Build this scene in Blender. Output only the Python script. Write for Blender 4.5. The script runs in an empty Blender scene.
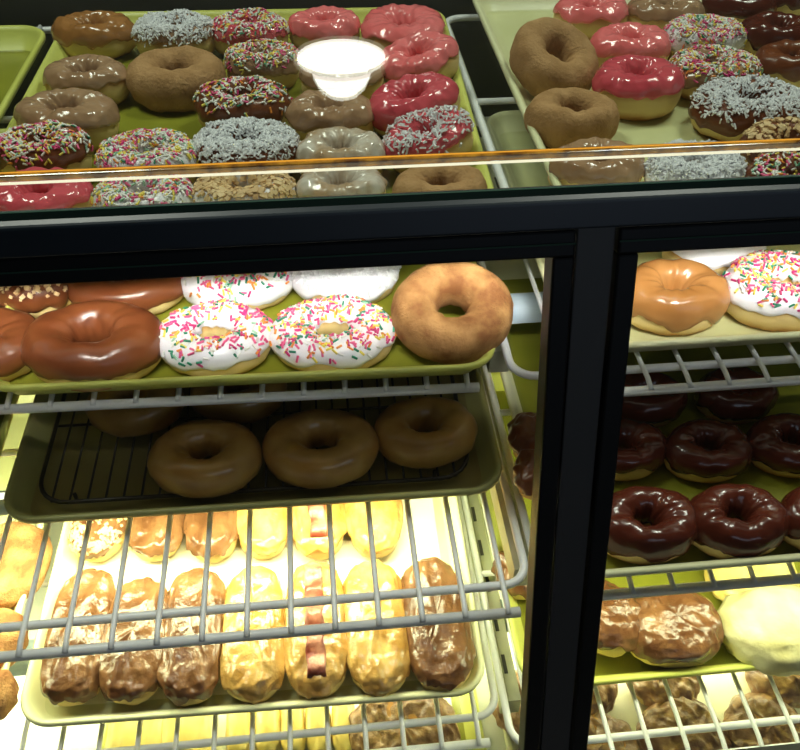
import bpy, bmesh, math, random
from mathutils import Vector, Matrix, noise
C = bpy.context.scene.collection
PI = math.pi
# ------------------------------------------------------------------ camera
CAMZ = 1.45
F = 850.0
def norm(v): return v.normalized()
AX = norm(Vector((10484, -666, 850)))
AY = Vector((-120.8, -816, 850)); AY = norm(AY - AX*AX.dot(AY))
AZ = AX.cross(AY)
def ray(px, py):
    c = Vector(((px-400)/F, (py-375)/F, 1.0))
    return Vector((AX.dot(c), AY.dot(c), AZ.dot(c)))
def at(px, py, z):
    """point of the horizontal plane at height z (relative to the eye) seen at a pixel, and its depth"""
    w = ray(px, py); s = z/w.z
    p = w*s
    return Vector((p.x, p.y, z+CAMZ)), s
cd = bpy.data.cameras.new('camera'); cam = bpy.data.objects.new('camera', cd); C.objects.link(cam)
cd.sensor_width = 36; cd.lens = 36*F/800; cd.clip_start = .01
right = Vector((AX[0], AY[0], AZ[0])); down = Vector((AX[1], AY[1], AZ[1])); fwd = Vector((AX[2], AY[2], AZ[2]))
m = Matrix.Identity(4)
for i in range(3):
    m[i][0] = right[i]; m[i][1] = -down[i]; m[i][2] = -fwd[i]
m[2][3] = CAMZ
cam.matrix_world = m
bpy.context.scene.camera = cam
# ------------------------------------------------------------------ world, lights, exposure
w = bpy.data.worlds.new('world'); bpy.context.scene.world = w; w.use_nodes = True
w.node_tree.nodes['Background'].inputs[0].default_value = (.55, .65, .8, 1)
w.node_tree.nodes['Background'].inputs[1].default_value = .04
vs = bpy.context.scene.view_settings
vs.view_transform = 'Standard'; vs.look = 'None'; vs.exposure = 0.0; vs.gamma = 1; vs.use_curve_mapping = False
def area(name, loc, rot, sx, sy, power, col):
    l = bpy.data.lights.new(name, 'AREA'); l.shape = 'RECTANGLE'; l.size = sx; l.size_y = sy
    l.energy = power; l.color = col
    o = bpy.data.objects.new(name, l); C.objects.link(o); o.location = loc; o.rotation_euler = rot
    return o
COOL = (1.0, 1.0, .93); GREEN = (.95, 1.0, .60)
L_RAIL, L_S3, L_S4, L_WIN, L_CEIL, L_FRONT = .12, 3.9, 3.8, 8, 26, .95
# ------------------------------------------------------------------ helpers
def tag(o, label=None, cat=None, group=None, kind=None):
    if label: o['label'] = label
    if cat: o['category'] = cat
    if group: o['group'] = group
    if kind: o['kind'] = kind
    return o
def empty(name, loc, rz=0):
    o = bpy.data.objects.new(name, None); C.objects.link(o); o.location = loc; o.rotation_euler = (0, 0, rz)
    o.empty_display_size = .02
    return o
class MB:
    def __init__(s): s.v = []; s.f = []; s.m = []
    def box(s, x0, x1, y0, y1, z0, z1, mi=0):
        n = len(s.v)
        for z in (z0, z1):
            s.v += [(x0, y0, z), (x1, y0, z), (x1, y1, z), (x0, y1, z)]
        for q in ((0,3,2,1), (4,5,6,7), (0,1,5,4), (1,2,6,5), (2,3,7,6), (3,0,4,7)):
            s.f.append([n+i for i in q]); s.m.append(mi)
    def prism(s, poly, x0, x1, mi=0):
        """a polygon in the Y-Z plane run along X"""
        n = len(s.v); k = len(poly)
        for x in (x0, x1): s.v += [(x, y, z) for y, z in poly]
        for i in range(k):
            j = (i+1) % k; s.f.append([n+i, n+j, n+k+j, n+k+i]); s.m.append(mi)
        s.f.append([n+i for i in range(k)][::-1]); s.f.append([n+k+i for i in range(k)]); s.m += [mi, mi]
    def tube(s, pts, r, sides=8, closed=False, mi=0, caps=True):
        pts = [Vector(p) for p in pts]; N = len(pts); n0 = len(s.v)
        up = None
        for i, p in enumerate(pts):
            if closed: d = pts[(i+1) % N]-pts[i-1]
            else: d = pts[min(i+1, N-1)]-pts[max(i-1, 0)]
            d.normalize()
            if up is None: up = Vector((0,0,1)) if abs(d.z) < .9 else Vector((0,1,0))
            a = d.cross(up)
            if a.length < 1e-4: a = d.orthogonal()
            a.normalize(); b = a.cross(d).normalized(); up = b
            for k in range(sides):
                t = 2*PI*k/sides
                s.v.append(tuple(p+a*(r*math.cos(t))+b*(r*math.sin(t))))
        for i in range(N if closed else N-1):
            j = (i+1) % N
            for k in range(sides):
                l = (k+1) % sides
                s.f.append([n0+i*sides+k, n0+i*sides+l, n0+j*sides+l, n0+j*sides+k]); s.m.append(mi)
        if not closed and caps:
            s.f.append([n0+k for k in range(sides)][::-1]); s.m.append(mi)
            s.f.append([n0+(N-1)*sides+k for k in range(sides)]); s.m.append(mi)
    def grid(s, rows, closeu=False, mi=0):
        n0 = len(s.v); nr = len(rows); nc = len(rows[0])
        for r in rows: s.v += [tuple(p) for p in r]
        for i in range(nr-1):
            for j in range(nc if closeu else nc-1):
                k = (j+1) % nc
                s.f.append([n0+i*nc+j, n0+i*nc+k, n0+(i+1)*nc+k, n0+(i+1)*nc+j]); s.m.append(mi)
        return n0
    def build(s, name, mats, parent=None, smooth=True, bevel=0):
        me = bpy.data.meshes.new(name); me.from_pydata(s.v, [], s.f)
        if not isinstance(mats, (list, tuple)): mats = [mats]
        for mt in mats: me.materials.append(mt)
        if len(mats) > 1: me.polygons.foreach_set('material_index', s.m)
        if smooth: me.polygons.foreach_set('use_smooth', [True]*len(me.polygons))
        me.validate(); me.update()
        bm = bmesh.new(); bm.from_mesh(me); bmesh.ops.recalc_face_normals(bm, faces=bm.faces); bm.to_mesh(me); bm.free()
        o = bpy.data.objects.new(name, me); C.objects.link(o)
        if parent: o.parent = parent
        if bevel:
            b = o.modifiers.new('bevel', 'BEVEL'); b.width = bevel; b.segments = 2; b.limit_method = 'ANGLE'
        return o
def struct(name, mb, mt, **k):
    o = mb.build(name, mt, smooth=False, **k); o['kind'] = 'structure'; return o
# ------------------------------------------------------------------ materials
def mat(name, col, rough=.5, metal=0, col2=None, nscale=20, bump=0, bscale=60, spec=.5, sss=0, coat=0, detail=3):
    m = bpy.data.materials.new(name); m.use_nodes = True
    nt = m.node_tree; b = nt.nodes['Principled BSDF']
    b.inputs['Base Color'].default_value = (*col, 1); b.inputs['Roughness'].default_value = rough
    b.inputs['Metallic'].default_value = metal; b.inputs['Specular IOR Level'].default_value = spec
    if coat: b.inputs['Coat Weight'].default_value = coat; b.inputs['Coat Roughness'].default_value = .08
    tc = nt.nodes.new('ShaderNodeTexCoord')
    if col2:
        n = nt.nodes.new('ShaderNodeTexNoise'); n.inputs['Scale'].default_value = nscale; n.inputs['Detail'].default_value = detail
        nt.links.new(tc.outputs['Object'], n.inputs['Vector'])
        r = nt.nodes.new('ShaderNodeValToRGB'); r.color_ramp.elements[0].color = (*col, 1); r.color_ramp.elements[1].color = (*col2, 1)
        r.color_ramp.elements[0].position = .38; r.color_ramp.elements[1].position = .64
        nt.links.new(n.outputs['Fac'], r.inputs[0]); nt.links.new(r.outputs[0], b.inputs['Base Color'])
    if bump:
        n = nt.nodes.new('ShaderNodeTexNoise'); n.inputs['Scale'].default_value = bscale; n.inputs['Detail'].default_value = detail
        nt.links.new(tc.outputs['Object'], n.inputs['Vector'])
        u = nt.nodes.new('ShaderNodeBump'); u.inputs['Strength'].default_value = 1; u.inputs['Distance'].default_value = bump
        nt.links.new(n.outputs['Fac'], u.inputs['Height']); nt.links.new(u.outputs[0], b.inputs['Normal'])
    return m
def emis(name, col, s):
    m = bpy.data.materials.new(name); m.use_nodes = True; nt = m.node_tree
    nt.nodes.remove(nt.nodes['Principled BSDF'])
    e = nt.nodes.new('ShaderNodeEmission'); e.inputs[0].default_value = (*col, 1); e.inputs[1].default_value = s
    nt.links.new(e.outputs[0], nt.nodes['Material Output'].inputs[0]); return m
def glassy(name, tint, refl=1.0):
    m = bpy.data.materials.new(name); m.use_nodes = True; nt = m.node_tree
    nt.nodes.remove(nt.nodes['Principled BSDF'])
    t = nt.nodes.new('ShaderNodeBsdfTransparent'); t.inputs[0].default_value = (*tint, 1)
    g = nt.nodes.new('ShaderNodeBsdfGlossy'); g.inputs['Roughness'].default_value = .01
    lw = nt.nodes.new('ShaderNodeLayerWeight'); lw.inputs['Blend'].default_value = .5
    pw = nt.nodes.new('ShaderNodeMath'); pw.operation = 'POWER'; pw.inputs[1].default_value = 5
    fr = nt.nodes.new('ShaderNodeMath'); fr.operation = 'MULTIPLY_ADD'; fr.inputs[1].default_value = .96; fr.inputs[2].default_value = .04
    nt.links.new(lw.outputs['Facing'], pw.inputs[0]); nt.links.new(pw.outputs[0], fr.inputs[0])
    mx = nt.nodes.new('ShaderNodeMixShader')
    nt.links.new(fr.outputs[0], mx.inputs[0]); nt.links.new(t.outputs[0], mx.inputs[1]); nt.links.new(g.outputs[0], mx.inputs[2])
    nt.links.new(mx.outputs[0], nt.nodes['Material Output'].inputs[0]); return m
def dough_mat(name, dark, pale, bump=.0006):
    m = bpy.data.materials.new(name); m.use_nodes = True; nt = m.node_tree; b = nt.nodes['Principled BSDF']
    b.inputs['Roughness'].default_value = .62; b.inputs['Specular IOR Level'].default_value = .35
    tc = nt.nodes.new('ShaderNodeTexCoord'); sp = nt.nodes.new('ShaderNodeSeparateXYZ')
    nt.links.new(tc.outputs['Generated'], sp.inputs[0])
    n = nt.nodes.new('ShaderNodeTexNoise'); n.inputs['Scale'].default_value = 45; n.inputs['Detail'].default_value = 3
    nt.links.new(tc.outputs['Object'], n.inputs['Vector'])
    a = nt.nodes.new('ShaderNodeMath'); a.operation = 'MULTIPLY_ADD'; a.inputs[1].default_value = .3; 
    nt.links.new(n.outputs['Fac'], a.inputs[0]); nt.links.new(sp.outputs['Z'], a.inputs[2])
    r = nt.nodes.new('ShaderNodeValToRGB'); cr = r.color_ramp
    cr.elements[0].position = .22; cr.elements[0].color = (*dark, 1); cr.elements[1].position = .88; cr.elements[1].color = (*dark, 1)
    e = cr.elements.new(.42); e.color = (*pale, 1); e = cr.elements.new(.68); e.color = (*pale, 1)
    nt.links.new(a.outputs[0], r.inputs[0]); nt.links.new(r.outputs[0], b.inputs['Base Color'])
    u = nt.nodes.new('ShaderNodeBump'); u.inputs['Distance'].default_value = bump
    nt.links.new(n.outputs['Fac'], u.inputs['Height']); nt.links.new(u.outputs[0], b.inputs['Normal'])
    return m
M = dict(
 yeast=dough_mat('yeast_dough', (.50, .24, .06), (.82, .62, .27)),
 cake=mat('cake_dough', (.32, .15, .05), .7, col2=(.42, .22, .08), bump=.001, bscale=120),
 glazed_dough=mat('glazed_dough', (.42, .21, .05), .3, col2=(.56, .33, .09), nscale=25, bump=.0005, bscale=50, coat=.3),
 sugar=mat('cinnamon_sugar', (.24, .088, .022), .8, col2=(.54, .28, .10), nscale=38, bump=.0022, bscale=330, detail=8),
 brown_sugar=mat('brown_sugar', (.38, .20, .075), .85, col2=(.50, .28, .12), nscale=60, bump=.0015, bscale=350, detail=6),
 choc=mat('milk_chocolate_icing', (.15, .038, .012), .28, col2=(.21, .062, .02), nscale=18, bump=.0014, bscale=42, coat=.15),
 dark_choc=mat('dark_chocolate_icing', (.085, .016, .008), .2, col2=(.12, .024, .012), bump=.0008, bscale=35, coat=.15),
 choc_wrinkled=mat('wrinkled_chocolate_icing', (.12, .045, .017), .22, col2=(.26, .12, .05), nscale=30, bump=.0035, bscale=70, coat=.25, detail=4),
 maple=mat('maple_icing', (.36, .15, .04), .2, col2=(.44, .20, .065), bump=.0012, bscale=40, coat=.4),
 maple_wrinkled=mat('wrinkled_maple_icing', (.50, .25, .055), .2, col2=(.72, .44, .14), nscale=45, bump=.0035, bscale=70, coat=.5),
 mocha=mat('mocha_icing', (.36, .20, .11), .2, col2=(.48, .30, .18), bump=.0028, bscale=42, coat=.4),
 pink=mat('pink_icing', (.90, .17, .18), .16, col2=(.95, .26, .27), nscale=15, bump=.0028, bscale=42, coat=.5),
 red=mat('raspberry_icing', (.62, .07, .10), .15, col2=(.76, .13, .16), nscale=15, bump=.0028, bscale=42, coat=.5),
 white=mat('white_icing', (.82, .78, .84), .3, col2=(.9, .88, .92), bump=.0008, bscale=40),
 glaze=mat('thin_white_glaze', (.45, .30, .18), .2, col2=(.72, .66, .60), nscale=30, bump=.0012, bscale=40, coat=.4),
 yellow=mat('lemon_icing', (.85, .62, .16), .3, col2=(.92, .76, .3), bump=.001, bscale=40, coat=.2),
 powder=mat('powdered_sugar', (.62, .55, .27), .85, col2=(.78, .73, .48), nscale=22, bump=.005, bscale=38),
 choc_crack=mat('cracked_chocolate_icing', (.20, .09, .04), .3, col2=(.50, .29, .15), nscale=60, bump=.006, bscale=60, coat=.3, detail=6),
 coconut=mat('coconut', (.86, .86, .90), .6), nut=mat('chopped_nut', (.66, .42, .2), .6, col2=(.82, .6, .33), nscale=90),
 bacon=mat('bacon', (.30, .055, .03), .35, col2=(.60, .26, .17), nscale=70, bump=.002, bscale=110, coat=.3),
 lime_tray=mat('lime_fibreglass', (.60, .62, .13), .38, col2=(.66, .68, .17), nscale=9, bump=.0002, bscale=150),
 cream_tray=mat('cream_fibreglass', (.76, .75, .45), .38, col2=(.80, .79, .5), nscale=9, bump=.0002, bscale=150),
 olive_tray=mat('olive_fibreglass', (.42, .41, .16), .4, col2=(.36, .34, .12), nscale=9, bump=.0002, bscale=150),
 wire=mat('white_vinyl_wire', (.86, .86, .89), .3, col2=(.80, .80, .83), nscale=60),
 rack=mat('dark_rack_wire', (.035, .032, .03), .3, metal=.6, col2=(.07, .06, .05)),
 bracket=mat('slotted_steel', (.55, .55, .42), .4, metal=.4, col2=(.45, .45, .33), nscale=30),
 slot=mat('slot_dark', (.03, .03, .02), .7),
 rail=mat('black_anodised_aluminium', (.012, .020, .028), .36, col2=(.018, .027, .038), nscale=5, spec=.5),
 mull=mat('charcoal_aluminium', (.055, .054, .050), .5, col2=(.062, .061, .057), nscale=6),
 gasket=mat('black_gasket', (.004, .005, .005), .5, spec=.3),
 case=mat('dark_case_laminate', (.03, .035, .028), .5, col2=(.04, .045, .035), nscale=4),
 deck=mat('white_deck_enamel', (.82, .82, .74), .4, col2=(.78, .78, .7), nscale=6),
 housing=mat('pale_blue_housing', (.50, .60, .68), .35, col2=(.45, .55, .62), nscale=8),
 glass=glassy('clear_glass', (.93, .97, .94)), pane=glassy('door_glass', (.97, .98, .97)),
 edge=mat('green_glass_edge', (.03, .07, .05), .15, col2=(.04, .09, .06), nscale=4),
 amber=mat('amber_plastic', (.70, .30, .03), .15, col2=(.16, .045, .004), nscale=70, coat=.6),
 floor=mat('dark_tile', (.07, .06, .05), .5, col2=(.1, .09, .07), nscale=3),
 wall=mat('wall_paint', (.10, .10, .08), .8, col2=(.12, .12, .1), nscale=2),
 ceil=mat('ceiling_paint', (.30, .30, .28), .9, col2=(.33, .33, .3), nscale=2),
 lime_liner=mat('pale_paper_liner', (.88, .87, .70), .6, col2=(.84, .83, .64), nscale=14, bump=.0006, bscale=25),
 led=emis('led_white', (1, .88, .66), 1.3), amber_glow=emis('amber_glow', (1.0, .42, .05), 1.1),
 tube_on=emis('tube_lit', (1, 1, .8), 1.5), tube_off=mat('tube_unlit', (.7, .75, .75), .3),
 lamp=emis('lamp_glass_lit', (1, .97, .9), 8), lamp_rim=mat('lamp_metal', (.25, .22, .18), .35, metal=.8),
 daylight=emis('window_daylight', (.55, .72, 1), .3), panel=emis('ceiling_panel_lit', (1, .95, .85), 1.2),
)
SPK = [mat('sprinkle_'+n, c, .35) for n, c in (('pink', (.85, .12, .30)), ('white', (.9, .88, .85)), ('orange', (.9, .30, .05)),
       ('yellow', (.9, .72, .12)), ('green', (.02, .25, .14)), ('magenta', (.65, .03, .2)), ('pale_green', (.35, .6, .42)))]
# ------------------------------------------------------------------ room
s = MB(); s.box(-3.5, 3.5, -3.0, 3.6, -.05, 0); struct('floor', s, M['floor'])
s = MB(); s.box(-3.5, 3.5, -3.0, 3.6, 3.0, 3.05); struct('ceiling', s, M['ceil'])
s = MB(); s.box(-3.5, 3.5, 3.6, 3.65, 0, 3.0); struct('wall_back', s, M['wall'])
s = MB(); s.box(-3.55, -3.5, -3.0, 3.6, 0, 3.0); struct('wall_left', s, M['wall'])
s = MB(); s.box(3.5, 3.55, -3.0, 3.6, 0, 3.0); struct('wall_right', s, M['wall'])
s = MB(); s.box(-3.5, 3.5, -3.05, -3.0, 0, 1.6); s.box(-3.5, 3.5, -3.05, -3.0, 2.6, 3.0); s.box(-3.5, 0.0, -3.05, -3.0, 1.6, 2.6); s.box(2.8, 3.5, -3.05, -3.0, 1.6, 2.6)
struct('wall_front', s, M['wall'])
s = MB(); s.box(0.0, 2.8, -3.04, -3.02, 1.6, 2.6); wd = struct('window_1', s, M['daylight'])
s = MB()
for a in ((0, .05, 1.6, 2.6), (2.75, 2.8, 1.6, 2.6), (1.37, 1.43, 1.6, 2.6)): s.box(a[0], a[1], -3.02, -2.99, a[2], a[3])
s.box(0, 2.8, -3.02, -2.98, 1.6, 1.65); s.box(0, 2.8, -3.02, -2.99, 2.55, 2.6)
s.build('window_frame', M['rail'], wd, smooth=False)
area('window_light', (1.4, -2.9, 2.1), (-PI/2, 0, 0), 2.6, .9, L_WIN, (.7, .82, 1)).rotation_euler = (PI/2, 0, 0)
for k, (x, y) in enumerate(((-.7, 1.1), (1.0, 1.2))):
    e = empty('ceiling_light', (x, y, 2.96)); tag(e, 'square ceiling light panel, '+('above the left of the display case', 'above the right of the display case', 'behind the customer')[k], 'ceiling light', 'ceiling light panels')
    s = MB(); s.box(-.31, .31, -.31, .31, 0, .04); s.build('light_frame', M['ceil'], e, smooth=False)
    s = MB(); s.box(-.28, .28, -.28, .28, -.006, 0); s.build('diffuser', M['panel'], e, smooth=False)
    area('ceiling_panel_light', (x, y, 2.94), (0, 0, 0), .5, .5, L_CEIL, (1, .97, .88))
# pendant lamp whose mirror image shows in the top glass
GZ = -.262
p = ray(341, 56)*2.9
lz = 2*GZ - p.z + CAMZ
e = empty('pendant_lamp', (p.x, p.y, lz)); tag(e, 'white glowing glass pendant lamp over the back counter, mirrored in the top glass', 'lamp')
s = MB(); rows = []
for r, z in ((.158, 0), (.150, .004), (.118, .03), (.10, .06), (.084, .095), (.058, .122), (.02, .133), (.004, .134)):
    rows.append([(r*math.cos(2*PI*i/36), r*math.sin(2*PI*i/36), z) for i in range(36)])
s.grid(rows, True); s.build('lamp_shade', M['lamp'], e)
s = MB(); rows = []
for r, z in ((.150, .010), (.12, .012), (.06, .014), (.002, .015)):
    rows.append([(r*math.cos(2*PI*i/36), r*math.sin(2*PI*i/36), z) for i in range(36)])
s.grid(rows, True); s.build('diffuser', M['lamp'], e)
s = MB(); s.tube([(.157*math.cos(2*PI*i/36), .157*math.sin(2*PI*i/36), 0) for i in range(36)], .006, 8, True); s.build('lamp_rim', M['led'], e)
s = MB(); s.tube([(0, 0, .133), (0, 0, 3.0-lz)], .004, 8); s.build('cord', M['gasket'], e)
# ------------------------------------------------------------------ display case
Z0 = CAMZ
X0, X1 = -.66, .86
LEAN = .327                       # the front slopes out towards the customer: dY = LEAN * dZ
RY, RZ = .434, -.268 
nrm = Vector((0, -1, LEAN)).normalized(); dwn = Vector((0, -LEAN, -1)).normalized()
def fp(d, o):                      # point of the front: d down the slope, o out towards the customer
    v = Vector((0, RY, RZ+Z0)) + dwn*d + nrm*o
    return (v.y, v.z)
case = empty('display_case', (0, .7, 0)); tag(case, 'black framed glass bakery display case with sloping front and three levels of donut shelves', 'display case')
def cpart(name, mb, mt, parent=case, bevel=0, smooth=False):
    o = mb.build(name, mt, parent, smooth=smooth, bevel=bevel)
    o.data.transform(Matrix.Translation((0, -.7, 0)))
    return o
s = MB(); s.prism([fp(.004, -.012), fp(.001, .001), fp(.0085, .010), fp(.026, .010), fp(.026, -.012)], X0, X1); cpart('top_rail', s, M['rail'], bevel=.0015)
PD = .50                            # length of the door opening down the slope
def member(mb, x0, x1, d0, d1, o0, o1, mi=0):
    n = len(mb.v)
    for x in (x0, x1):
        for d, o in ((d0, o0), (d0, o1), (d1, o1), (d1, o0)):
            y, z = fp(d, o); mb.v.append((x, y, z))
    for q in ((0,1,2,3), (7,6,5,4), (0,4,5,1), (1,5,6,2), (2,6,7,3), (3,7,4,0)):
        mb.f.append([n+i for i in q]); mb.m.append(mi)
def xpost(px, py=245):              # X on the front plane
    r = ray(px, py); o = Vector((0, RY, RZ)); t = o.dot(nrm)/r.dot(nrm)
    return (r*t).x, (r*t)
xa = xpost(551)[0]; xb = xpost(575)[0]; xc = xpost(613)[0]; xd = xpost(637)[0]
s = MB(); member(s, xb, xc, .026, PD+.05, -.018, .003); cpart('mullion', s, M['mull'], bevel=.001)
for (x0, x1) in ((X0+.02, xb-.0015), (xc+.0015, X1-.02)):
    wl = xb-xa
    s = MB(); member(s, x0, x1, .0275, .0275+.017, -.014, .006); member(s, x0, x1, PD+.02, PD+.05, -.014, .006)
    member(s, x0, x0+wl-.0015, .0445, PD+.02, -.014, .006); member(s, x1-wl+.0015, x1, .0445, PD+.02, -.014, .006)
    fr = cpart('door_frame', s, M['gasket'], bevel=.0015)
    s = MB(); member(s, x0+wl-.004, x1-wl+.004, .042, PD+.022, -.006, -.003); g = cpart('glass_pane', s, M['pane'], fr)
    s = MB(); member(s, x0, x1, .035, .0362, .0062, .0070); cpart('trim_line', s, M['edge'], fr)  # green glass edge reflection on the frame, built as a thin raised line
s = MB(); s.box(X0, X1, RY-.012, 1.085, GZ-.006+Z0, GZ+Z0); cpart('top_glass', s, M['glass'])
s = MB(); s.box(X0, X1, RY-.0135, RY-.0122, GZ-.0055+Z0, GZ-.0005+Z0); cpart('glass_edge', s, M['edge'])
DK = -.96
y0, _ = fp(PD+.05, 0); 
s = MB(); s.box(X0, X1, .17, 1.09, DK-.03+Z0, DK+Z0); cpart('deck', s, M['deck'], bevel=.002)
s = MB(); s.box(X0, X1, .19, 1.09, .08, DK-.031+Z0); s.box(X0+.03, X1-.03, .25, 1.03, 0, .08); cpart('base_cabinet', s, M['case'], bevel=.003)
s = MB(); s.box(X0, X1, 1.075, 1.09, DK+Z0, GZ-.03+Z0); cpart('back_door', s, M['case'])
s = MB(); s.box(X0, X1, 1.065, 1.095, GZ-.035+Z0, GZ-.007+Z0); cpart('back_rail', s, M['rail'], bevel=.001)
for x in (X0+.001, X1-.013):
    s = MB(); s.prism([(RY-.005, GZ-.008+Z0), (1.064, GZ-.008+Z0), (1.064, DK+.001+Z0), (.215, DK+.001+Z0)], x, x+.012); cpart('side_panel', s, M['case'])
# amber reflection at the front of the top glass, built as a glowing strip
ly, lz2 = .488, -.2800+Z0
st = empty('light_strip', (0, ly, lz2)); tag(st, 'amber light strip with a thin white glowing line under the top glass', 'light strip')
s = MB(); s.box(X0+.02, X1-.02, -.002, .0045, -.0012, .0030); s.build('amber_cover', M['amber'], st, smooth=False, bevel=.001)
s = MB(); s.box(X0+.02, X1-.02, -.0036, -.0022, -.0022, -.0010); s.build('led_line', M['led'], st, smooth=False)
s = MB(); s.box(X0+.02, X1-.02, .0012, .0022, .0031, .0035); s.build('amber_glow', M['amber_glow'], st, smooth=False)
# ------------------------------------------------------------------ wire shelves
ZS = {1: -.400, 2: -.537, 3: -.648, 4: -.839}
def rounded(x0, x1, y0, y1, r, n=6):
    pts = []
    for cx, cy, a0 in ((x1-r, y1-r, 0), (x0+r, y1-r, PI/2), (x0+r, y0+r, PI), (x1-r, y0+r, 1.5*PI)):
        for i in range(n+1):
            a = a0+PI/2*i/n; pts.append((cx+r*math.cos(a), cy+r*math.sin(a)))
    return pts
def wire_shelf(lv, x0, x1, yf, yb, label, phase=0.0, fw=.026, rz=0):
    z = ZS[lv]+Z0
    e = empty('wire_shelf', ((x0+x1)/2, (yf+yb)/2, z), rz); cx, cy = e.location.x, e.location.y
    tag(e, label, 'wire shelf', 'white wire shelves of the case')
    R = .0040; rw = .0026
    s = MB(); s.tube([(x-cx, y-cy, -R-rw*1.2) for x, y in rounded(x0, x1, yf, yb, .022)], R, 10, True)
    for yy in (yf+.2, yf+.4):
        if yy < yb-.03: s.tube([(x0-cx, yy-cy, -R-rw*1.2), (x1-cx, yy-cy, -R-rw*1.2)], R*.9, 8)
    s.build('frame', M['wire'], e)
    n = int((x1-x0-.03)/.0372)
    xs = [x1-.020-phase-i*.0372 for i in range(n+1)]; xs = [x for x in xs if x > x0+.014]
    s = MB()
    lz = -.0095
    for x in xs: s.tube([(x-cx, yb-cy, -rw), (x-cx, yf-fw*.6-cy, -rw), (x-cx, yf-fw+.002-cy, -rw-.0016), (x-cx, yf-fw-.0035-cy, -.0055)], rw, 6)
    s.build('wire_grid', M['wire'], e)
    s = MB(); s.tube([(xs[-1]-.009-cx, yf-fw-cy, lz), (xs[0]+.011-cx, yf-fw-cy, lz)], R*1.15, 10); s.build('front_rod', M['wire'], e)
    return e
XL0, XL1 = -.64, .148
XR0 = .160; XR1 = .83
wire_shelf(1, XL0, .150, .625, 1.05, 'white wire shelf under the top row of trays, left of the gap')
wire_shelf(1, XR0+.006, XR1, .625, 1.05, 'white wire shelf under the top row of trays, right of the gap')
wire_shelf(2, XL0+.01, .150, .580, 1.04, 'white wire shelf under the chocolate and white sprinkled donuts, left of the post', 0, .026, -.026)
wire_shelf(2, XR0+.008, XR1, .552, 1.05, 'white wire shelf under the cream tray of maple donuts, right of the post', .0)
wire_shelf(3, XL0, .163, .403, 1.05, 'white wire shelf carrying the dark cooling rack tray, its bare front wires over the eclairs', .004)
wire_shelf(3, XR0+.014, XR1, .412, 1.05, 'white wire shelf under the dark chocolate donuts, right of the post')
wire_shelf(4, XL0, .147, .372, 1.05, 'white wire shelf under the tray of iced bars, lowest on the left', .004)
wire_shelf(4, XR0-.004, XR1, .338, 1.05, 'white wire shelf under the tray of cream puffs, lowest on the right', .0)
for lv, yf in ((1, .64), (2, .60), (3, .425), (4, .39)):
    z = ZS[lv]-.040+Z0
    e = empty('shelf_bracket', (.166, .7, z)); tag(e, 'slotted steel bracket running back between the trays, '+{1: 'topmost', 2: 'level with the sugar donut', 3: 'level with the cooling rack', 4: 'lowest'}[lv], 'shelf bracket', 'slotted shelf brackets')
    s = MB(); s.box(-.010, .010, yf-.7, 1.074-.7, -.006, .026-.004);     k = yf+.03
    while k < 1.03: s.box(-.002, .002, k-.7, k+.022-.7, .0222, .0226, 1); k += .05
    s.build('bar', [M['bracket'], M['slot']], e, smooth=False)
# ------------------------------------------------------------------ shelf lights
def shelf_light(y, z, on, power, col, label, r=.020, x0=X0, x1=X1, tilt=0, spread=180):
    e = empty('shelf_light', ((x0+x1)/2, y, z+Z0)); tag(e, label, 'shelf light', 'tube lights under the shelves')
    L = (x1-x0)/2-.02; e.rotation_euler.x = math.radians(tilt)
    s = MB(); prof = [(r*math.cos(PI*i/12), r*math.sin(PI*i/12)) for i in range(13)]+[((r-.0015)*math.cos(PI*i/12), (r-.0015)*math.sin(PI*i/12)) for i in range(12, -1, -1)]
    s.prism(prof, -L, L); s.build('housing', M['housing'], e, smooth=False)
    s = MB(); s.tube([(-L+.01, 0, .007), (L-.01, 0, .007)], .008, 10); s.build('tube', M['tube_on'] if on else M['tube_off'], e)
    if on: area('shelf_lamp', (e.location.x, y, z-.003+Z0), (math.radians(tilt), 0, 0), 2*L-.04, min(.025, r*1.6), power, col).data.spread = math.radians(spread)
shelf_light(.584, -.4165, True, L_RAIL, COOL, 'lit tube light under the top trays, over the white sprinkled donuts', .008, tilt=26, spread=74)
shelf_light(.457, -.305, True, L_FRONT, COOL, 'slim lit tube light behind the black top rail, aimed back at the second shelf', .009, tilt=42, spread=44)  # added to brighten the second shelf's front rod and trays, hidden by the rail
shelf_light(.70, -.590, False, 0, COOL, 'unlit pale blue tube light housing crossing the gap beside the large sugar donut')
shelf_light(.560, -.684, True, L_S3*1.1, GREEN, 'lit tube light under the cooling rack shelf, over the iced bars', .014, X0, .165)
shelf_light(.436, -.684, True, L_S3*.36, GREEN, 'lit tube light under the dark chocolate donuts, over the cream puffs', .012, .165, X1)
q, _ = at(522, 655, -.875)
shelf_light(.50, -.880, True, L_S4, GREEN, 'lit tube light under the lowest wire shelf, crossing the gap near the bottom')
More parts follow.
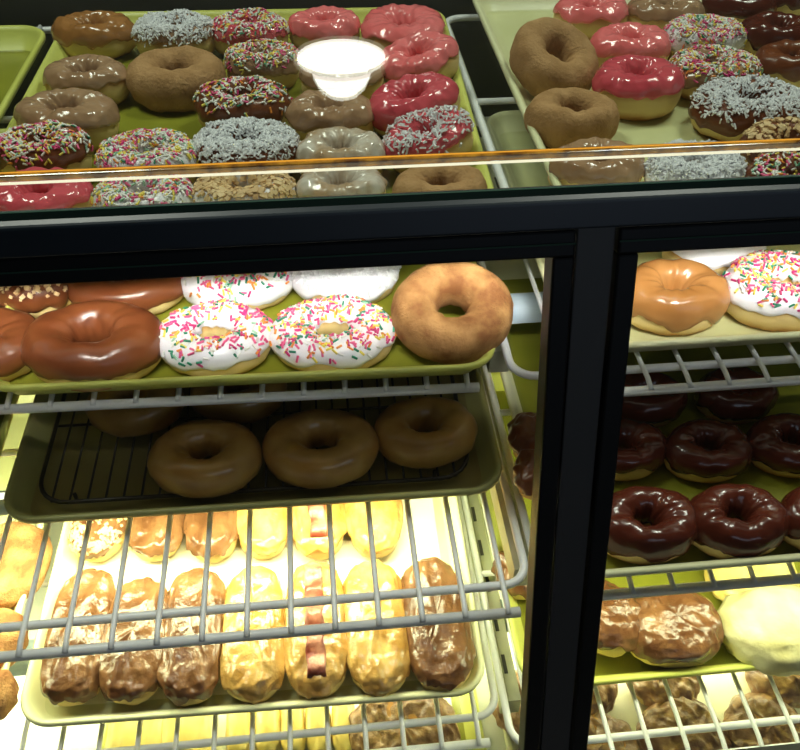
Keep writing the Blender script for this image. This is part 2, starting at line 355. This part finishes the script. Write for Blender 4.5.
# ------------------------------------------------------------------ trays
FLOORM = {'lime_fibreglass': mat('worn_lime_floor', (.22, .225, .02), .3, col2=(.28, .285, .03), nscale=14), 'cream_fibreglass': mat('worn_cream_floor', (.60, .60, .30), .3, col2=(.68, .68, .38), nscale=14),  # tray floors coloured darker than their rims
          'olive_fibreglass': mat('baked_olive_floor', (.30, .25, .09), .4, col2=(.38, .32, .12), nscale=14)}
def tray(x0, x1, y0, y1, z, mt, label, rz=0, liner=None, h=.025, fl=None):
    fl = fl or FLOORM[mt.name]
    cx, cy = (x0+x1)/2, (y0+y1)/2
    e = MB(); W, D = (x1-x0)/2, (y1-y0)/2
    prof = [(-.030, .0035, 1), (-.018, .0035, 1), (-.008, h-.004, 1), (-.005, h-.001, 1), (-.002, h, 1), (0, h-.002, 1), (-.0005, h-.006, 1), (-.003, h-.0065, 1), (-.0065, h-.009, 1), (-.016, .0, 1), (-.030, 0, 1)]
    rows = []
    for off, zz, _ in prof:
        rows.append([(x, y, zz) for x, y in rounded(-W-off*0+(-off), W+off, -D-off, D+off, max(.034+off, .006), 7)])
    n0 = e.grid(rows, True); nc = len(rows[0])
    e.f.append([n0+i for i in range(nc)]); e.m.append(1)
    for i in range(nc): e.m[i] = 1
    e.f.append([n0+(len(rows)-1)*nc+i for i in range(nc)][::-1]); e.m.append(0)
    if liner:
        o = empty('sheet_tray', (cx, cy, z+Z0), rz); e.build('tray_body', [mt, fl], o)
        b = MB(); n = 16; rr = []
        for j in range(n+1):
            rr.append([((-1+2*i/n)*(W-.028), (-1+2*j/n)*(D-.028), .0045+.0008*noise.noise(Vector((i*.7, j*.7, cx*9)))) for i in range(n+1)])
        b.grid(rr); b.build('paper_liner', liner, o)
    else:
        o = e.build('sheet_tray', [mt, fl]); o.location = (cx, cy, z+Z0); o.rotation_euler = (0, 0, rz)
    tag(o, label, 'tray', 'sheet trays in the case')
    return o
tray(-.279, .150, .548, 1.012, ZS[1], M['lime_tray'], 'lime tray on the top shelf full of pink, maple and sprinkled donuts', -.03)
tray(-.625, -.291, .548, .990, ZS[1], M['lime_tray'], 'empty lime tray at the top left corner', -.03)
tray(.196, .656, .548, 1.060, ZS[1], M['cream_tray'], 'cream tray on the top shelf, brown sugar donuts at its left edge')
tray(-.300, .156, .541, 1.001, ZS[2], M['lime_tray'], 'lime tray holding white sprinkled, chocolate and large sugar donuts under the black rail', -.024)
tray(-.63, -.312, .556, 1.016, ZS[2], M['lime_tray'], 'lime tray at the far left of the second shelf')
tray(.216, .676, .552, 1.012, ZS[2], M['cream_tray'], 'cream tray holding maple and white sprinkled donuts right of the post')
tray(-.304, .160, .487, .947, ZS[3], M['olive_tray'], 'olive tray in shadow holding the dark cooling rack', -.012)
tray(-.64, -.322, .487, .947, ZS[3], M['lime_tray'], 'lime tray left of the cooling rack tray')
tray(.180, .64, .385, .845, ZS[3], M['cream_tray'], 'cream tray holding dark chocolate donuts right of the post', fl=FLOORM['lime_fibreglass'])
tray(-.322, .142, .386, .846, ZS[4], M['cream_tray'], 'cream tray holding two rows of iced bars', -.02, M['lime_liner'])
tray(-.64, -.345, .400, .860, ZS[4], M['cream_tray'], 'cream tray with sugared pastries left of the iced bars')
tray(.172, .63, .380, .840, ZS[4], M['lime_tray'], 'lime tray holding chocolate cream puffs and a large powdered puff, lower right')
tray(-.275, .143, .30, .76, DK, M['lime_tray'], 'tray on the white deck below the iced bars, with lemon bars and a round fritter', 0, M['lime_liner'])
tray(.165, .62, .28, .74, DK, M['cream_tray'], 'tray on the white deck holding crackled chocolate pastries, lower right', 0, M['lime_liner'])
# cooling rack
e = empty('cooling_rack', (-.074, .714, ZS[3]+.006+Z0), -.012); tag(e, 'dark wire cooling rack lying in the olive tray under the glazed donuts', 'cooling rack')
s = MB(); s.tube([(x, y, .008) for x, y in rounded(-.204, .204, -.20, .20, .03)], .0022, 8, True); s.build('rim', M['rack'], e)
s = MB(); 
for i in range(24): x = -.189+i*.01643; s.tube([(x, -.199, .0085), (x, .199, .0085)], .0012, 6)
for y in (-.1, .1): s.tube([(-.203, y, .0065), (.203, y, .0065)], .0016, 6)
s.build('wire_grid', M['rack'], e)
for x, y in ((-.17, -.19), (.17, -.19), (-.17, .19), (.17, .19)):
    s = MB(); s.tube([(x, y, .0075), (x, y, -.002)], .002, 6); s.build('foot', M['rack'], e)
# ------------------------------------------------------------------ donuts and pastries
class Ring:
    def __init__(s, R, hole, h, sy, seed, rough=1.0):
        s.a = (R-hole)/2; s.Rc = (R+hole)/2; s.h = h; s.sy = sy; s.sd = seed*7.31; s.rg = rough; s.kind = 'ring'; s.inn = .3; s.wr = 0
    def p(s, t, ph, off=0):
        c, n = math.cos(ph), math.sin(ph)
        cc = math.copysign(abs(c)**.86, c); nn = math.copysign(abs(n)**.9, n)
        lump = 1+.10*s.rg*noise.noise(Vector((1.3*math.cos(t)+s.sd, 1.3*math.sin(t), 2.)))
        a = s.a*lump+off; b = s.h*.53*(1+.12*s.rg*noise.noise(Vector((1.7*math.cos(t), 1.7*math.sin(t)+s.sd, 5.))))+off
        wob = .0016*s.rg*noise.noise(Vector((4*math.cos(t)+s.sd, 4*math.sin(t), 2.2*ph*.5)))
        # the hole is a little off centre and not quite round
        rr = s.Rc+(a+wob)*cc
        z = s.h*.5+(b+wob)*nn
        if z < 0: z = 0 if off <= 0 else -.0
        x = rr*math.cos(t); y = rr*math.sin(t)*s.sy
        return Vector((x, y, z))
    def dough(s, mb):
        NU, NV = 48, 22
        rows = [[s.p(2*PI*j/NU, 2*PI*i/NV) for j in range(NU)] for i in range(NV)]
        rows.append(rows[0])
        n0 = len(mb.v); nc = NU
        for r in rows[:-1]: mb.v += [tuple(q) for q in r]
        for i in range(NV):
            for j in range(NU):
                k = (j+1) % NU; i2 = (i+1) % NV
                mb.f.append([n0+i*nc+j, n0+i*nc+k, n0+i2*nc+k, n0+i2*nc+j]); mb.m.append(0)
    def icing(s, mb, lo=-.12, th=.0022, wav=.35):
        NU, NV = (100, 28) if s.wr else (64, 16); rows = []
        for i in range(NV+5):
            row = []
            for j in range(NU):
                t = 2*PI*j/NU
                p0 = lo+wav*noise.noise(Vector((2.1*math.cos(t)+s.sd, 2.1*math.sin(t), 9.)))+.12*noise.noise(Vector((7*math.cos(t)+s.sd, 7*math.sin(t), 3.)))
                p1 = PI+s.inn+.3*noise.noise(Vector((2*math.cos(t)+s.sd, 2*math.sin(t), 19.)))
                if i == 0: ph, off = p0+.01, -.0006
                elif i == 1: ph, off = p0-.015, th*.55
                elif i == NV+3: ph, off = p1+.02, th*.5
                elif i == NV+4: ph, off = p1, -.0006
                else:
                    u = (i-2)/(NV); ph = p0+(p1-p0)*u
                    off = th*(.85+.5*noise.noise(Vector((3*math.cos(t), 3*math.sin(t)+s.sd, 2*ph))))
                q = s.p(t, ph, off)
                if s.wr and 2 <= i <= NV+2:
                    a = Vector((q.x*95+s.sd, q.y*95, q.z*60))
                    q.z += s.wr*((.5-abs(noise.noise(a))*2.2)+.4*noise.noise(a*2.1))
                row.append(q)
            rows.append(row)
        mb.grid(rows, True)
    def top(s, rnd, th):
        t = rnd.random()*2*PI; ph = rnd.triangular(.15, 2.75, 1.35)
        return s.p(t, ph, th), s.nrm(t, ph, th)
    def nrm(s, t, ph, th):
        e = .03; p = s.p(t, ph, th); a = s.p(t+e, ph, th)-p; b = s.p(t, ph+e, th)-p
        n = a.cross(b); n.normalize()
        if n.z < 0: n = -n
        return n
class Bun:
    """round or long filled pastry: half lengths rx, ry, height h"""
    def __init__(s, rx, ry, h, seed, rough=1.0):
        s.rx, s.ry, s.h, s.sd, s.rg = rx, ry, h, seed*5.17, rough; s.kind = 'bun'; s.wr = .0016
    def p(s, u, v, off=0):
        r = min(s.rx, s.ry); ex, ey = s.rx-r, s.ry-r
        cu, su = math.cos(u), math.sin(u); cv, sv = math.cos(v), math.sin(v)
        cvv = max(cv, 0)**.62; svv = math.copysign(abs(sv)**.9, sv)
        k = 1+.07*s.rg*noise.noise(Vector((1.4*cu+s.sd, 1.4*su, 1.)))
        wob = .0022*s.rg*noise.noise(Vector((3*cu*cv+s.sd, 3*su*cv, 3*sv)))
        x = (r*k+off+wob)*cvv*cu+ex*math.tanh(2.6*cu)*min(1, cvv*1.5)
        y = (r*k+off+wob)*cvv*su+ey*math.tanh(2.6*su)*min(1, cvv*1.5)
        z = s.h*.5+(s.h*.54+off+wob)*svv
        if z < 0: z = 0
        return Vector((x, y, z))
    def dough(s, mb):
        NU, NV = 44, 18
        rows = [[s.p(2*PI*j/NU, -PI/2+PI*i/NV) for j in range(NU)] for i in range(NV+1)]
        mb.grid(rows, True)
    def icing(s, mb, lo=.1, th=.0024, wav=.35):
        NU, NV = 110, 30; rows = []
        for i in range(NV+3):
            row = []
            for j in range(NU):
                t = 2*PI*j/NU
                p0 = lo+wav*noise.noise(Vector((2.0*math.cos(t)+s.sd, 2.0*math.sin(t), 9.)))+.2*noise.noise(Vector((6*math.cos(t)+s.sd, 6*math.sin(t), 3.)))
                if i == 0: ph, off = p0+.02, -.0006
                elif i == 1: ph, off = p0-.015, th*.55
                else:
                    w = (i-2)/NV; ph = p0+(PI/2-p0)*w
                    off = th*(.9+.7*noise.noise(Vector((4*math.cos(t)*math.cos(ph)+s.sd, 4*math.sin(t)*math.cos(ph), 2*ph))))
                q = s.p(t, ph, off)
                if i > 1 and s.wr:
                    a = Vector((q.x*75+s.sd, q.y*48, q.z*40)); wv = noise.noise(a+Vector((2*noise.noise(a*.6), 0, 0)))
                    f = min(1, (i-1)/4)
                    q.z += s.wr*f*((.5-abs(wv)*2)+.5*noise.noise(a*2.3)); 
                row.append(q)
            rows.append(row)
        mb.grid(rows, True)
    def top(s, rnd, th):
        t = rnd.random()*2*PI; ph = rnd.triangular(.3, 1.5, .9)
        p = s.p(t, ph, th); return p, Vector((math.cos(t)*math.cos(ph), math.sin(t)*math.cos(ph), math.sin(ph)))
def bits(shape, n, kind, seed, th=.0022, pal=(5, 5, 3, 3, 3, 3, 2), big=1):
    rnd = random.Random(seed); mb = MB()
    for k in range(n):
        p, nn = shape.top(rnd, th)
        tdir = nn.cross(Vector((rnd.gauss(0, 1), rnd.gauss(0, 1), rnd.gauss(0, 1)))).normalized()
        if kind == 'sprinkles':
            l = rnd.uniform(.0018, .0028)*big; r = .00095*big
            d = (tdir+nn*rnd.uniform(-.15, .35)).normalized()
            c = p+nn*r*.6
            mb.tube([c-d*l, c-d*l*.8, c+d*l*.8, c+d*l], r, 5, mi=rnd.choices(range(7), pal)[0])
        elif kind == 'coconut':
            l = rnd.uniform(.0012, .0034); r = rnd.uniform(.0006, .0012)
            d = (tdir+nn*rnd.uniform(-.2, .9)).normalized(); c = p+nn*rnd.uniform(.0002, .0022)
            b = tdir.cross(nn)*rnd.uniform(-.0008, .0008)
            mb.tube([c-d*l, c+b, c+d*l], r, 4)
        else:
            q = rnd.uniform(.0010, .0022); c = p+nn*q*.4; a = tdir; b = nn.cross(a)
            n0 = len(mb.v)
            for dx, dy, dz in ((-1,-1,-1), (1,-1,-1), (1,1,-1), (-1,1,-1), (-1,-1,1), (1,-1,1), (1,1,1), (-1,1,1)):
                j = [rnd.uniform(.6, 1.1) for _ in range(3)]
                mb.v.append(tuple(c+a*dx*q*j[0]*1.2+b*dy*q*j[1]+nn*dz*q*j[2]*.7))
            for f in ((0,3,2,1), (4,5,6,7), (0,1,5,4), (1,2,6,5), (2,3,7,6), (3,0,4,7)): mb.f.append([n0+i for i in f]); mb.m.append(0)
    return mb
LVZ = {1: ZS[1]+.0035, 2: ZS[2]+.0035, 3: ZS[3]+.0035, 33: ZS[3]+.0155, 4: ZS[4]+.0045, 5: DK+.005}
seed = [0]
def pastry(lv, px, py, wpx, hpx, kind, dough, icing, topping, label, name='donut', cat='donut', tilt=(0, 0), rz=None, H=.034, lift=0, hole=.27, n=None, sx=None, lo=None, length=None, group=None):
    seed[0] += 1; sd = seed[0]; rnd = random.Random(sd)
    zf = LVZ[lv]+lift
    p, s = at(px, py, zf+H/2)
    R = wpx/2*s/F*.985
    d = ray(px, py); sinE = -d.z/d.length; cosE = math.sqrt(1-sinE**2)
    e = empty(name, (p.x, p.y, zf+Z0), 0)
    e.rotation_euler = (math.radians(tilt[0]), math.radians(tilt[1]), 0 if rz is None else math.radians(rz))
    if tilt != (0, 0):
        e.location.z += R*.8*abs(math.sin(math.radians(max(abs(tilt[0]), abs(tilt[1]))))) 
    gr = group or {1: 'donuts on the top shelf', 2: 'donuts on the second shelf', 3: 'donuts on the third shelf', 33: 'glazed donuts on the cooling rack', 4: 'pastries on the fourth shelf', 5: 'pastries on the deck'}[lv]
    tag(e, label, cat, gr)
    if kind == 'ring':
        sy = min(1.05, max(.74, ((hpx*s/F)-H*cosE)/(2*R*sinE))) if hpx else .9
        sh = Ring(R, R*hole, H, sy, sd, 1.0)
        if icing == 'white': sh.inn = -.35
        if lv == 1 and icing in ('mocha', 'pink', 'red', 'glaze', 'maple'): sh.wr = .0011
    elif kind == 'bun': sh = Bun(R, R*(sx or .95), H, sd, 2.6 if dough == 'powder' else 1.2)
    else: sh = Bun(R, length/2, H, sd, 1.0)
    if icing == 'yellow': sh.wr = .0004
    if icing == 'choc_crack': sh.wr = .004
    mb = MB(); sh.dough(mb); mb.build('dough', M[dough], e)
    th = .0024 if kind == 'ring' else .003
    if icing:
        mb = MB()
        l = lo if lo is not None else ((rnd.uniform(.1, .45) if lv == 1 and icing not in ('choc', 'dark_choc', 'white') else rnd.uniform(-.2, .15)) if kind == 'ring' else -.05)
        sh.icing(mb, l, th, .4 if kind == 'ring' else .5); mb.build('icing', M[icing], e)
    if topping == 'bacon':
        mb = MB(); L = length*.86; rows = []
        for i in range(25):
            y = -L/2+L*i/24; row = []
            for j in range(7):
                x = (j/6-.5)*.019*(1+.25*noise.noise(Vector((i*.35, sd, 0))))+.003*noise.noise(Vector((i*.22, 3, sd)))
                ey = length/2-R; q = max(0, abs(y)-ey)/R
                base = sh.h*.5+(sh.h*.54+.0055)*max(.02, 1-q*q)**.45
                z = base+.0032*math.sin(i*1.15)+.002*noise.noise(Vector((x*200, y*90, sd)))+.0015
                row.append((x, y, z))
            rows.append(row)
        mb.grid(rows); o = mb.build('bacon_strip', M['bacon'], e)
        md = o.modifiers.new('thick', 'SOLIDIFY'); md.thickness = .002
    elif topping:
        kk = topping
        nn = n or {'sprinkles': 330, 'coconut': 620, 'nuts': 330}[kk]
        nn = int(nn*{'sprinkles': 1.5, 'coconut': 1.7, 'nuts': 1.3}[kk])
        mb = bits(sh, nn, kk, sd*13+5, th if icing else .0005, (4, 11, 2, 4, 1, 2, 2) if lv == 1 else (5, 4, 3, 3, 3, 3, 1), 1.2 if lv == 2 else 1)
        o = mb.build({'sprinkles': 'sprinkles', 'coconut': 'coconut_flakes', 'nuts': 'chopped_nuts'}[kk], SPK if kk == 'sprinkles' else M['coconut' if kk == 'coconut' else 'nut'], e, smooth=(kk == 'sprinkles'))
        o['kind'] = 'stuff'
    return e
P = pastry
# --- top shelf, main lime tray
P(1, 95, 37, 80, 50, 'ring', 'yeast', 'maple', None, 'light maple iced ring donut in the back left corner of the top lime tray')
P(1, 176, 40, 80, 44, 'ring', 'yeast', 'mocha', 'coconut', 'white coconut donut at the back of the top tray, right of the maple one', n=700)
P(1, 250, 37, 76, 44, 'ring', 'yeast', 'red', 'sprinkles', 'donut with pink icing showing through rainbow sprinkles at the back of the top tray')
P(1, 325, 32, 72, 36, 'ring', 'yeast', 'pink', None, 'pink iced donut behind the reflected lamp at the back of the top tray')
P(1, 403, 34, 86, 60, 'ring', 'yeast', 'pink', None, 'largest bright pink iced donut, back right of the top tray')
P(1, 88, 84, 84, 50, 'ring', 'yeast', 'mocha', None, 'glossy mocha iced donut between the light maple one and the front mocha one')
P(1, 177, 79, 100, 70, 'ring', 'brown_sugar', None, None, 'large brown cinnamon sugar donut in the middle of the top tray', H=.038)
P(1, 263, 68, 74, 48, 'ring', 'yeast', 'mocha', 'sprinkles', 'sprinkled brown donut, middle of the column of three sprinkled ones beside the lamp reflection')
P(1, 343, 81, 84, 52, 'ring', 'yeast', 'mocha', None, 'mocha donut mostly covered by the reflected lamp')
P(1, 423, 70, 80, 56, 'ring', 'yeast', 'pink', None, 'pink iced donut tilted against the right rim of the top tray', tilt=(6, -14))
P(1, 68, 123, 100, 66, 'ring', 'yeast', 'mocha', None, 'mocha iced donut in front at the left rim of the top tray, pale dough showing', H=.038)
P(1, 243, 109, 94, 52, 'ring', 'yeast', 'choc', 'sprinkles', 'chocolate donut with sprinkles on its left side, in front of the other sprinkled pair', n=260)
P(1, 331, 120, 88, 50, 'ring', 'yeast', 'mocha', None, 'crinkled mocha donut just below the reflected lamp')
P(1, 418, 114, 92, 58, 'ring', 'yeast', 'red', None, 'deep pink iced donut leaning between two other pink ones, right of the top tray', tilt=(4, -14))
P(1, 44, 157, 94, 62, 'ring', 'yeast', 'choc', 'sprinkles', 'dark chocolate sprinkled donut at the left front of the top tray', n=380)
P(1, 150, 165, 100, 52, 'ring', 'yeast', 'white', 'sprinkles', 'white sprinkled donut above the amber strip on the top tray', n=420)
P(1, 247, 155, 104, 58, 'ring', 'yeast', 'choc', 'coconut', 'chocolate donut thick with grey white coconut above the amber strip, left tray', n=900)
P(1, 341, 160, 88, 46, 'ring', 'yeast', 'glaze', None, 'donut with thin white glaze above the amber strip')
P(1, 434, 151, 88, 62, 'ring', 'yeast', 'red', 'coconut', 'pink donut with a band of pale flakes, leaning on the right rim', tilt=(4, -16), n=200)
P(1, 42, 204, 104, 54, 'ring', 'yeast', 'red', None, 'pink donut behind the lower glass edge at the far left, below the amber strip')
P(1, 146, 206, 98, 54, 'ring', 'yeast', 'white', 'sprinkles', 'white sprinkled donut below the amber strip, left tray', n=300)
P(1, 245, 201, 100, 54, 'ring', 'yeast', 'white', 'nuts', 'nut covered donut below the amber strip', n=500)
P(1, 341, 196, 90, 50, 'ring', 'yeast', 'glaze', None, 'white glazed donut below the amber strip')
P(1, 440, 194, 96, 52, 'ring', 'brown_sugar', None, None, 'plain sugar donut below the amber strip, right end of the left tray')
# --- top shelf, right cream tray
P(1, 547, 68, 90, 70, 'ring', 'brown_sugar', None, None, 'brown sugar donut leaning on the left rim of the top right tray, the one behind', tilt=(20, 14), H=.038)
P(1, 570, 121, 96, 62, 'ring', 'brown_sugar', None, None, 'brown sugar donut lying flat in front of the leaning one, top right tray', tilt=(3, 4), H=.036)
P(1, 590, 18, 76, 44, 'ring', 'yeast', 'pink', None, 'bright pink donut at the back left of the top right tray')
P(1, 629, 50, 82, 46, 'ring', 'yeast', 'pink', None, 'middle one of three pink donuts in the top right tray')
P(1, 637, 89, 92, 66, 'ring', 'yeast', 'red', None, 'shiny raspberry pink donut with pale dough, frontmost pink one on the top right tray', H=.04)
P(1, 664, 16, 78, 40, 'ring', 'yeast', 'mocha', None, 'brown swirled donut beside the back pink one on the top right tray')
P(1, 702, 42, 82, 42, 'ring', 'yeast', 'white', 'sprinkles', 'donut covered in pastel sprinkles, the rear of the pair on the top right tray', n=420)
P(1, 712, 76, 92, 48, 'ring', 'yeast', 'mocha', 'sprinkles', 'donut covered in pastel sprinkles, the front of the pair on the top right tray', n=440)
P(1, 738, 9, 74, 38, 'ring', 'yeast', 'dark_choc', None, 'red brown chocolate donut at the very back of the top right tray')
P(1, 776, 38, 76, 42, 'ring', 'yeast', 'dark_choc', None, 'red brown chocolate donut behind the pale topped one, top right tray')
P(1, 790, 68, 78, 50, 'ring', 'yeast', 'choc', None, 'chocolate donut cut by the right picture edge, above the coconut donut')
P(1, 748, 113, 116, 60, 'ring', 'yeast', 'choc', 'coconut', 'large chocolate donut under shredded coconut, top right tray', n=620)
P(1, 795, 2, 60, 36, 'ring', 'yeast', 'dark_choc', None, 'chocolate donut in the top right corner of the photo')
P(1, 785, 154, 96, 54, 'ring', 'yeast', 'choc', 'nuts', 'chocolate donut with chopped nuts above the amber strip, far right', n=260)
P(1, 596, 172, 96, 50, 'ring', 'yeast', 'mocha', None, 'mocha donut crossed by the amber strip on the top right tray')
P(1, 692, 178, 98, 50, 'ring', 'yeast', 'white', 'coconut', 'white coconut donut below the amber strip, right tray', n=700)
P(1, 786, 188, 92, 40, 'ring', 'yeast', 'choc', 'sprinkles', 'chocolate donut with pale sprinkles below the amber strip, far right', n=200)
# --- second shelf
P(2, -14, 347, 116, 84, 'ring', 'yeast', 'choc', None, 'chocolate donut cut off by the left picture edge, second shelf', lo=-.1)
P(2, 95, 346, 138, 84, 'ring', 'yeast', 'choc', None, 'large milk chocolate iced ring donut at the front of the second shelf', H=.042, lo=.0, hole=.3)
P(2, 216, 341, 114, 84, 'ring', 'yeast', 'white', 'sprinkles', 'white iced donut with rainbow sprinkles on its rim, left of its twin', n=190, lo=.05, hole=.31)
P(2, 333, 337, 124, 84, 'ring', 'yeast', 'white', 'sprinkles', 'white iced donut with rainbow sprinkles all over, next to the large sugar donut', n=330, lo=.05, hole=.31, H=.032)
P(2, 450, 318, 122, 105, 'ring', 'sugar', None, None, 'large cinnamon sugar donut standing tilted in the right corner of the lime tray', tilt=(21, 0), H=.046, hole=.24)
P(2, 36, 292, 76, 60, 'ring', 'yeast', 'choc', 'nuts', 'chocolate donut with chopped nuts behind the front row, second shelf left', n=170)
P(2, 128, 285, 118, 70, 'ring', 'yeast', 'choc', None, 'chocolate donut half hidden behind the large milk chocolate one')
P(2, 238, 280, 112, 70, 'ring', 'yeast', 'white', 'sprinkles', 'white sprinkled donut in the back row, cut by the black rail', n=260)
P(2, 345, 276, 108, 70, 'ring', 'yeast', 'white', 'coconut', 'white coconut covered donut in the back row under the black rail', n=900)
P(2, 672, 298, 112, 84, 'ring', 'yeast', 'maple', None, 'caramel maple iced donut right beside the black post', H=.044, hole=.22, lo=-.15)
P(2, 782, 292, 124, 86, 'ring', 'yeast', 'white', 'sprinkles', 'white donut with rainbow sprinkles right of the maple one', n=360, H=.042, lo=.1)
P(2, 712, 250, 100, 70, 'ring', 'yeast', 'white', None, 'white iced donut peeking out behind the maple one', lo=.35)
# --- third shelf
P(33, 206, 458, 114, 84, 'ring', 'glazed_dough', None, None, 'glazed ring donut on the cooling rack, leftmost of the front three', H=.04)
P(33, 321, 448, 118, 88, 'ring', 'glazed_dough', None, None, 'glazed ring donut on the cooling rack, middle of the front three', H=.04)
P(33, 425, 432, 106, 70, 'ring', 'glazed_dough', None, None, 'glazed ring donut on the cooling rack, rightmost of the front three', H=.038)
P(33, 135, 404, 98, 66, 'ring', 'glazed_dough', None, None, 'glazed donut behind the leftmost one, mostly hidden by the white rod')
P(33, 238, 392, 98, 66, 'ring', 'glazed_dough', None, None, 'glazed donut behind the gap of the left and middle glazed ones')
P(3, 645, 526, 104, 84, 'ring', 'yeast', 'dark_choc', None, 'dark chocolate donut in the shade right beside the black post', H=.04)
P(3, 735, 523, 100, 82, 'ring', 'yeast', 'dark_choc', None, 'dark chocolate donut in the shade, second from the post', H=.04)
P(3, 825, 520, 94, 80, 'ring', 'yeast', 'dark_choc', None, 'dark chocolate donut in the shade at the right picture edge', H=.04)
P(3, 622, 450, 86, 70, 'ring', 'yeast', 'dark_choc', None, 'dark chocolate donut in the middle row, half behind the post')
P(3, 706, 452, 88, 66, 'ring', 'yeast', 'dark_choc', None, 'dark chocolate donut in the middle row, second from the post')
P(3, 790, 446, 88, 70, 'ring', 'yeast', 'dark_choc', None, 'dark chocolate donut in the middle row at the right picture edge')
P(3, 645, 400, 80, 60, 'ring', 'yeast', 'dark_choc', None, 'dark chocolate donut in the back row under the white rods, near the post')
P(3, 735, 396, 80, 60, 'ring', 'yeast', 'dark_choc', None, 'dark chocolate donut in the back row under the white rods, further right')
P(3, 540, 440, 62, 50, 'bun', 'yeast', 'choc', None, 'small chocolate pastry seen in the gap left of the post, the rear one', name='pastry', cat='pastry')
P(3, 548, 476, 66, 50, 'bun', 'yeast', 'choc', None, 'small chocolate pastry seen in the gap left of the post, the front one', name='pastry', cat='pastry')
# --- fourth shelf: iced bars
BL = .150
def bar(px, py, w, dough, icing, top, label, H=.036, L=BL, rz=0):
    return P(4, px, py, w, 0, 'bar', dough, icing, top, label, name='iced_bar', cat='iced bar', H=H, length=L, rz=rz, group='iced bars in the cream tray', lo=.22)
bar(82, 636, 62, 'yeast', 'choc_wrinkled', None, 'chocolate iced bar, leftmost of the front row')
bar(137, 640, 64, 'yeast', 'choc_wrinkled', None, 'chocolate iced bar with wrinkled icing, second from the left in front', L=.138)
bar(194, 635, 62, 'yeast', 'choc_wrinkled', None, 'chocolate iced bar with white shine, third from the left in front')
bar(254, 633, 62, 'yeast', 'maple_wrinkled', None, 'pale maple iced bar between the chocolate bars and the bacon bar')
bar(316, 629, 63, 'yeast', 'maple_wrinkled', 'bacon', 'maple iced bar with a strip of bacon on top, front row')
bar(376, 627, 62, 'yeast', 'maple_wrinkled', None, 'pale maple iced bar right of the front bacon bar')
bar(436, 624, 64, 'yeast', 'choc_wrinkled', None, 'brown iced bar at the right end of the front row')
for px, ic, tp, lb in ((104, 'choc_wrinkled', 'nuts', 'nutty chocolate bar, leftmost of the back row'), (160, 'choc_wrinkled', None, 'chocolate bar, second from the left in the back row'),
                   (215, 'choc_wrinkled', None, 'chocolate bar with a bright shine, third in the back row'), (264, 'maple_wrinkled', None, 'maple bar left of the rear bacon bar'),
                   (318, 'maple_wrinkled', 'bacon', 'maple bar with bacon in the back row'), (372, 'maple_wrinkled', None, 'yellow maple bar at the right end of the back row')):
    bar(px, 494+(12 if px < 240 else 9), 54, 'yeast', ic, tp, lb)
# sugared pastries at the far left
P(4, 6, 565, 84, 66, 'bun', 'sugar', None, None, 'flat sugared pastry at the left picture edge, rearmost', name='pastry', cat='pastry', sx=1.2)
P(4, -8, 640, 70, 50, 'bun', 'sugar', None, None, 'sugared pastry at the left picture edge, in the middle', name='pastry', cat='pastry')
P(4, -14, 697, 60, 50, 'bun', 'sugar', None, None, 'sugared pastry at the left picture edge, nearest the front', name='pastry', cat='pastry')
# right tray of the fourth shelf
P(4, 600, 622, 74, 80, 'bun', 'yeast', 'choc_wrinkled', None, 'chocolate topped cream puff half behind the post', name='cream_puff', cat='cream puff', H=.048, tilt=(0, 10), lo=.15)
P(4, 671, 628, 98, 78, 'bun', 'yeast', 'choc_wrinkled', None, 'large chocolate topped cream puff with white shine', name='cream_puff', cat='cream puff', H=.046, sx=.82, lo=.05)
P(4, 776, 628, 112, 84, 'bun', 'powder', None, None, 'big pale powdered puff at the lower right', name='cream_puff', cat='cream puff', H=.050, sx=.8)
P(4, 748, 574, 90, 50, 'bun', 'yeast', 'yellow', None, 'lemon iced pastry behind the powdered puff', name='cream_puff', cat='cream puff')
P(4, 525, 572, 60, 50, 'bun', 'yeast', 'choc_wrinkled', None, 'chocolate pastry glimpsed in the gap left of the post', name='pastry', cat='pastry')
# --- deck
P(5, 405, 735, 112, 80, 'bun', 'yeast', 'choc_crack', None, 'round crackled fritter seen through the wires below the bars', name='fritter', cat='fritter', H=.036, lo=.35)
for k, px in enumerate((233, 262, 287, 312, 338)):
    P(5, px+6, 727, 25, 0, 'bar', 'yellow', None, None, ('small yellow finger roll, leftmost of the five beside the fritter', 'small yellow finger roll, second from the left', 'small yellow finger roll in the middle of the five', 'small yellow finger roll, second from the fritter', 'small yellow finger roll next to the fritter')[k], name='finger_roll', cat='roll', H=.026, length=.07, group='finger rolls on the deck')
P(5, 136, 742, 56, 0, 'bar', 'yeast', 'yellow', None, 'flat lemon iced bar on the deck, the left one', name='lemon_bar', cat='iced bar', H=.028, length=.12, group='lemon bars on the deck')
P(5, 188, 740, 50, 0, 'bar', 'yeast', 'yellow', None, 'flat lemon iced bar on the deck, the right one', name='lemon_bar', cat='iced bar', H=.028, length=.12, group='lemon bars on the deck')
for k, (px, py, w) in enumerate(((683, 738, 84), (766, 734, 82), (600, 752, 76), (664, 682, 66), (780, 678, 66), (585, 690, 60), (530, 706, 76))):
    P(5, px, py, w, 60, 'bun', 'yeast', 'choc_crack', None, 'crackled chocolate pastry on the deck, '+('front row middle', 'front row right', 'front row beside the post', 'back row middle under the puff tray', 'back row at the right picture edge', 'back row beside the post', 'seen in the gap left of the post')[k], name='chocolate_pastry', cat='pastry', H=.036, lo=-.1, group='crackled chocolate pastries on the deck')
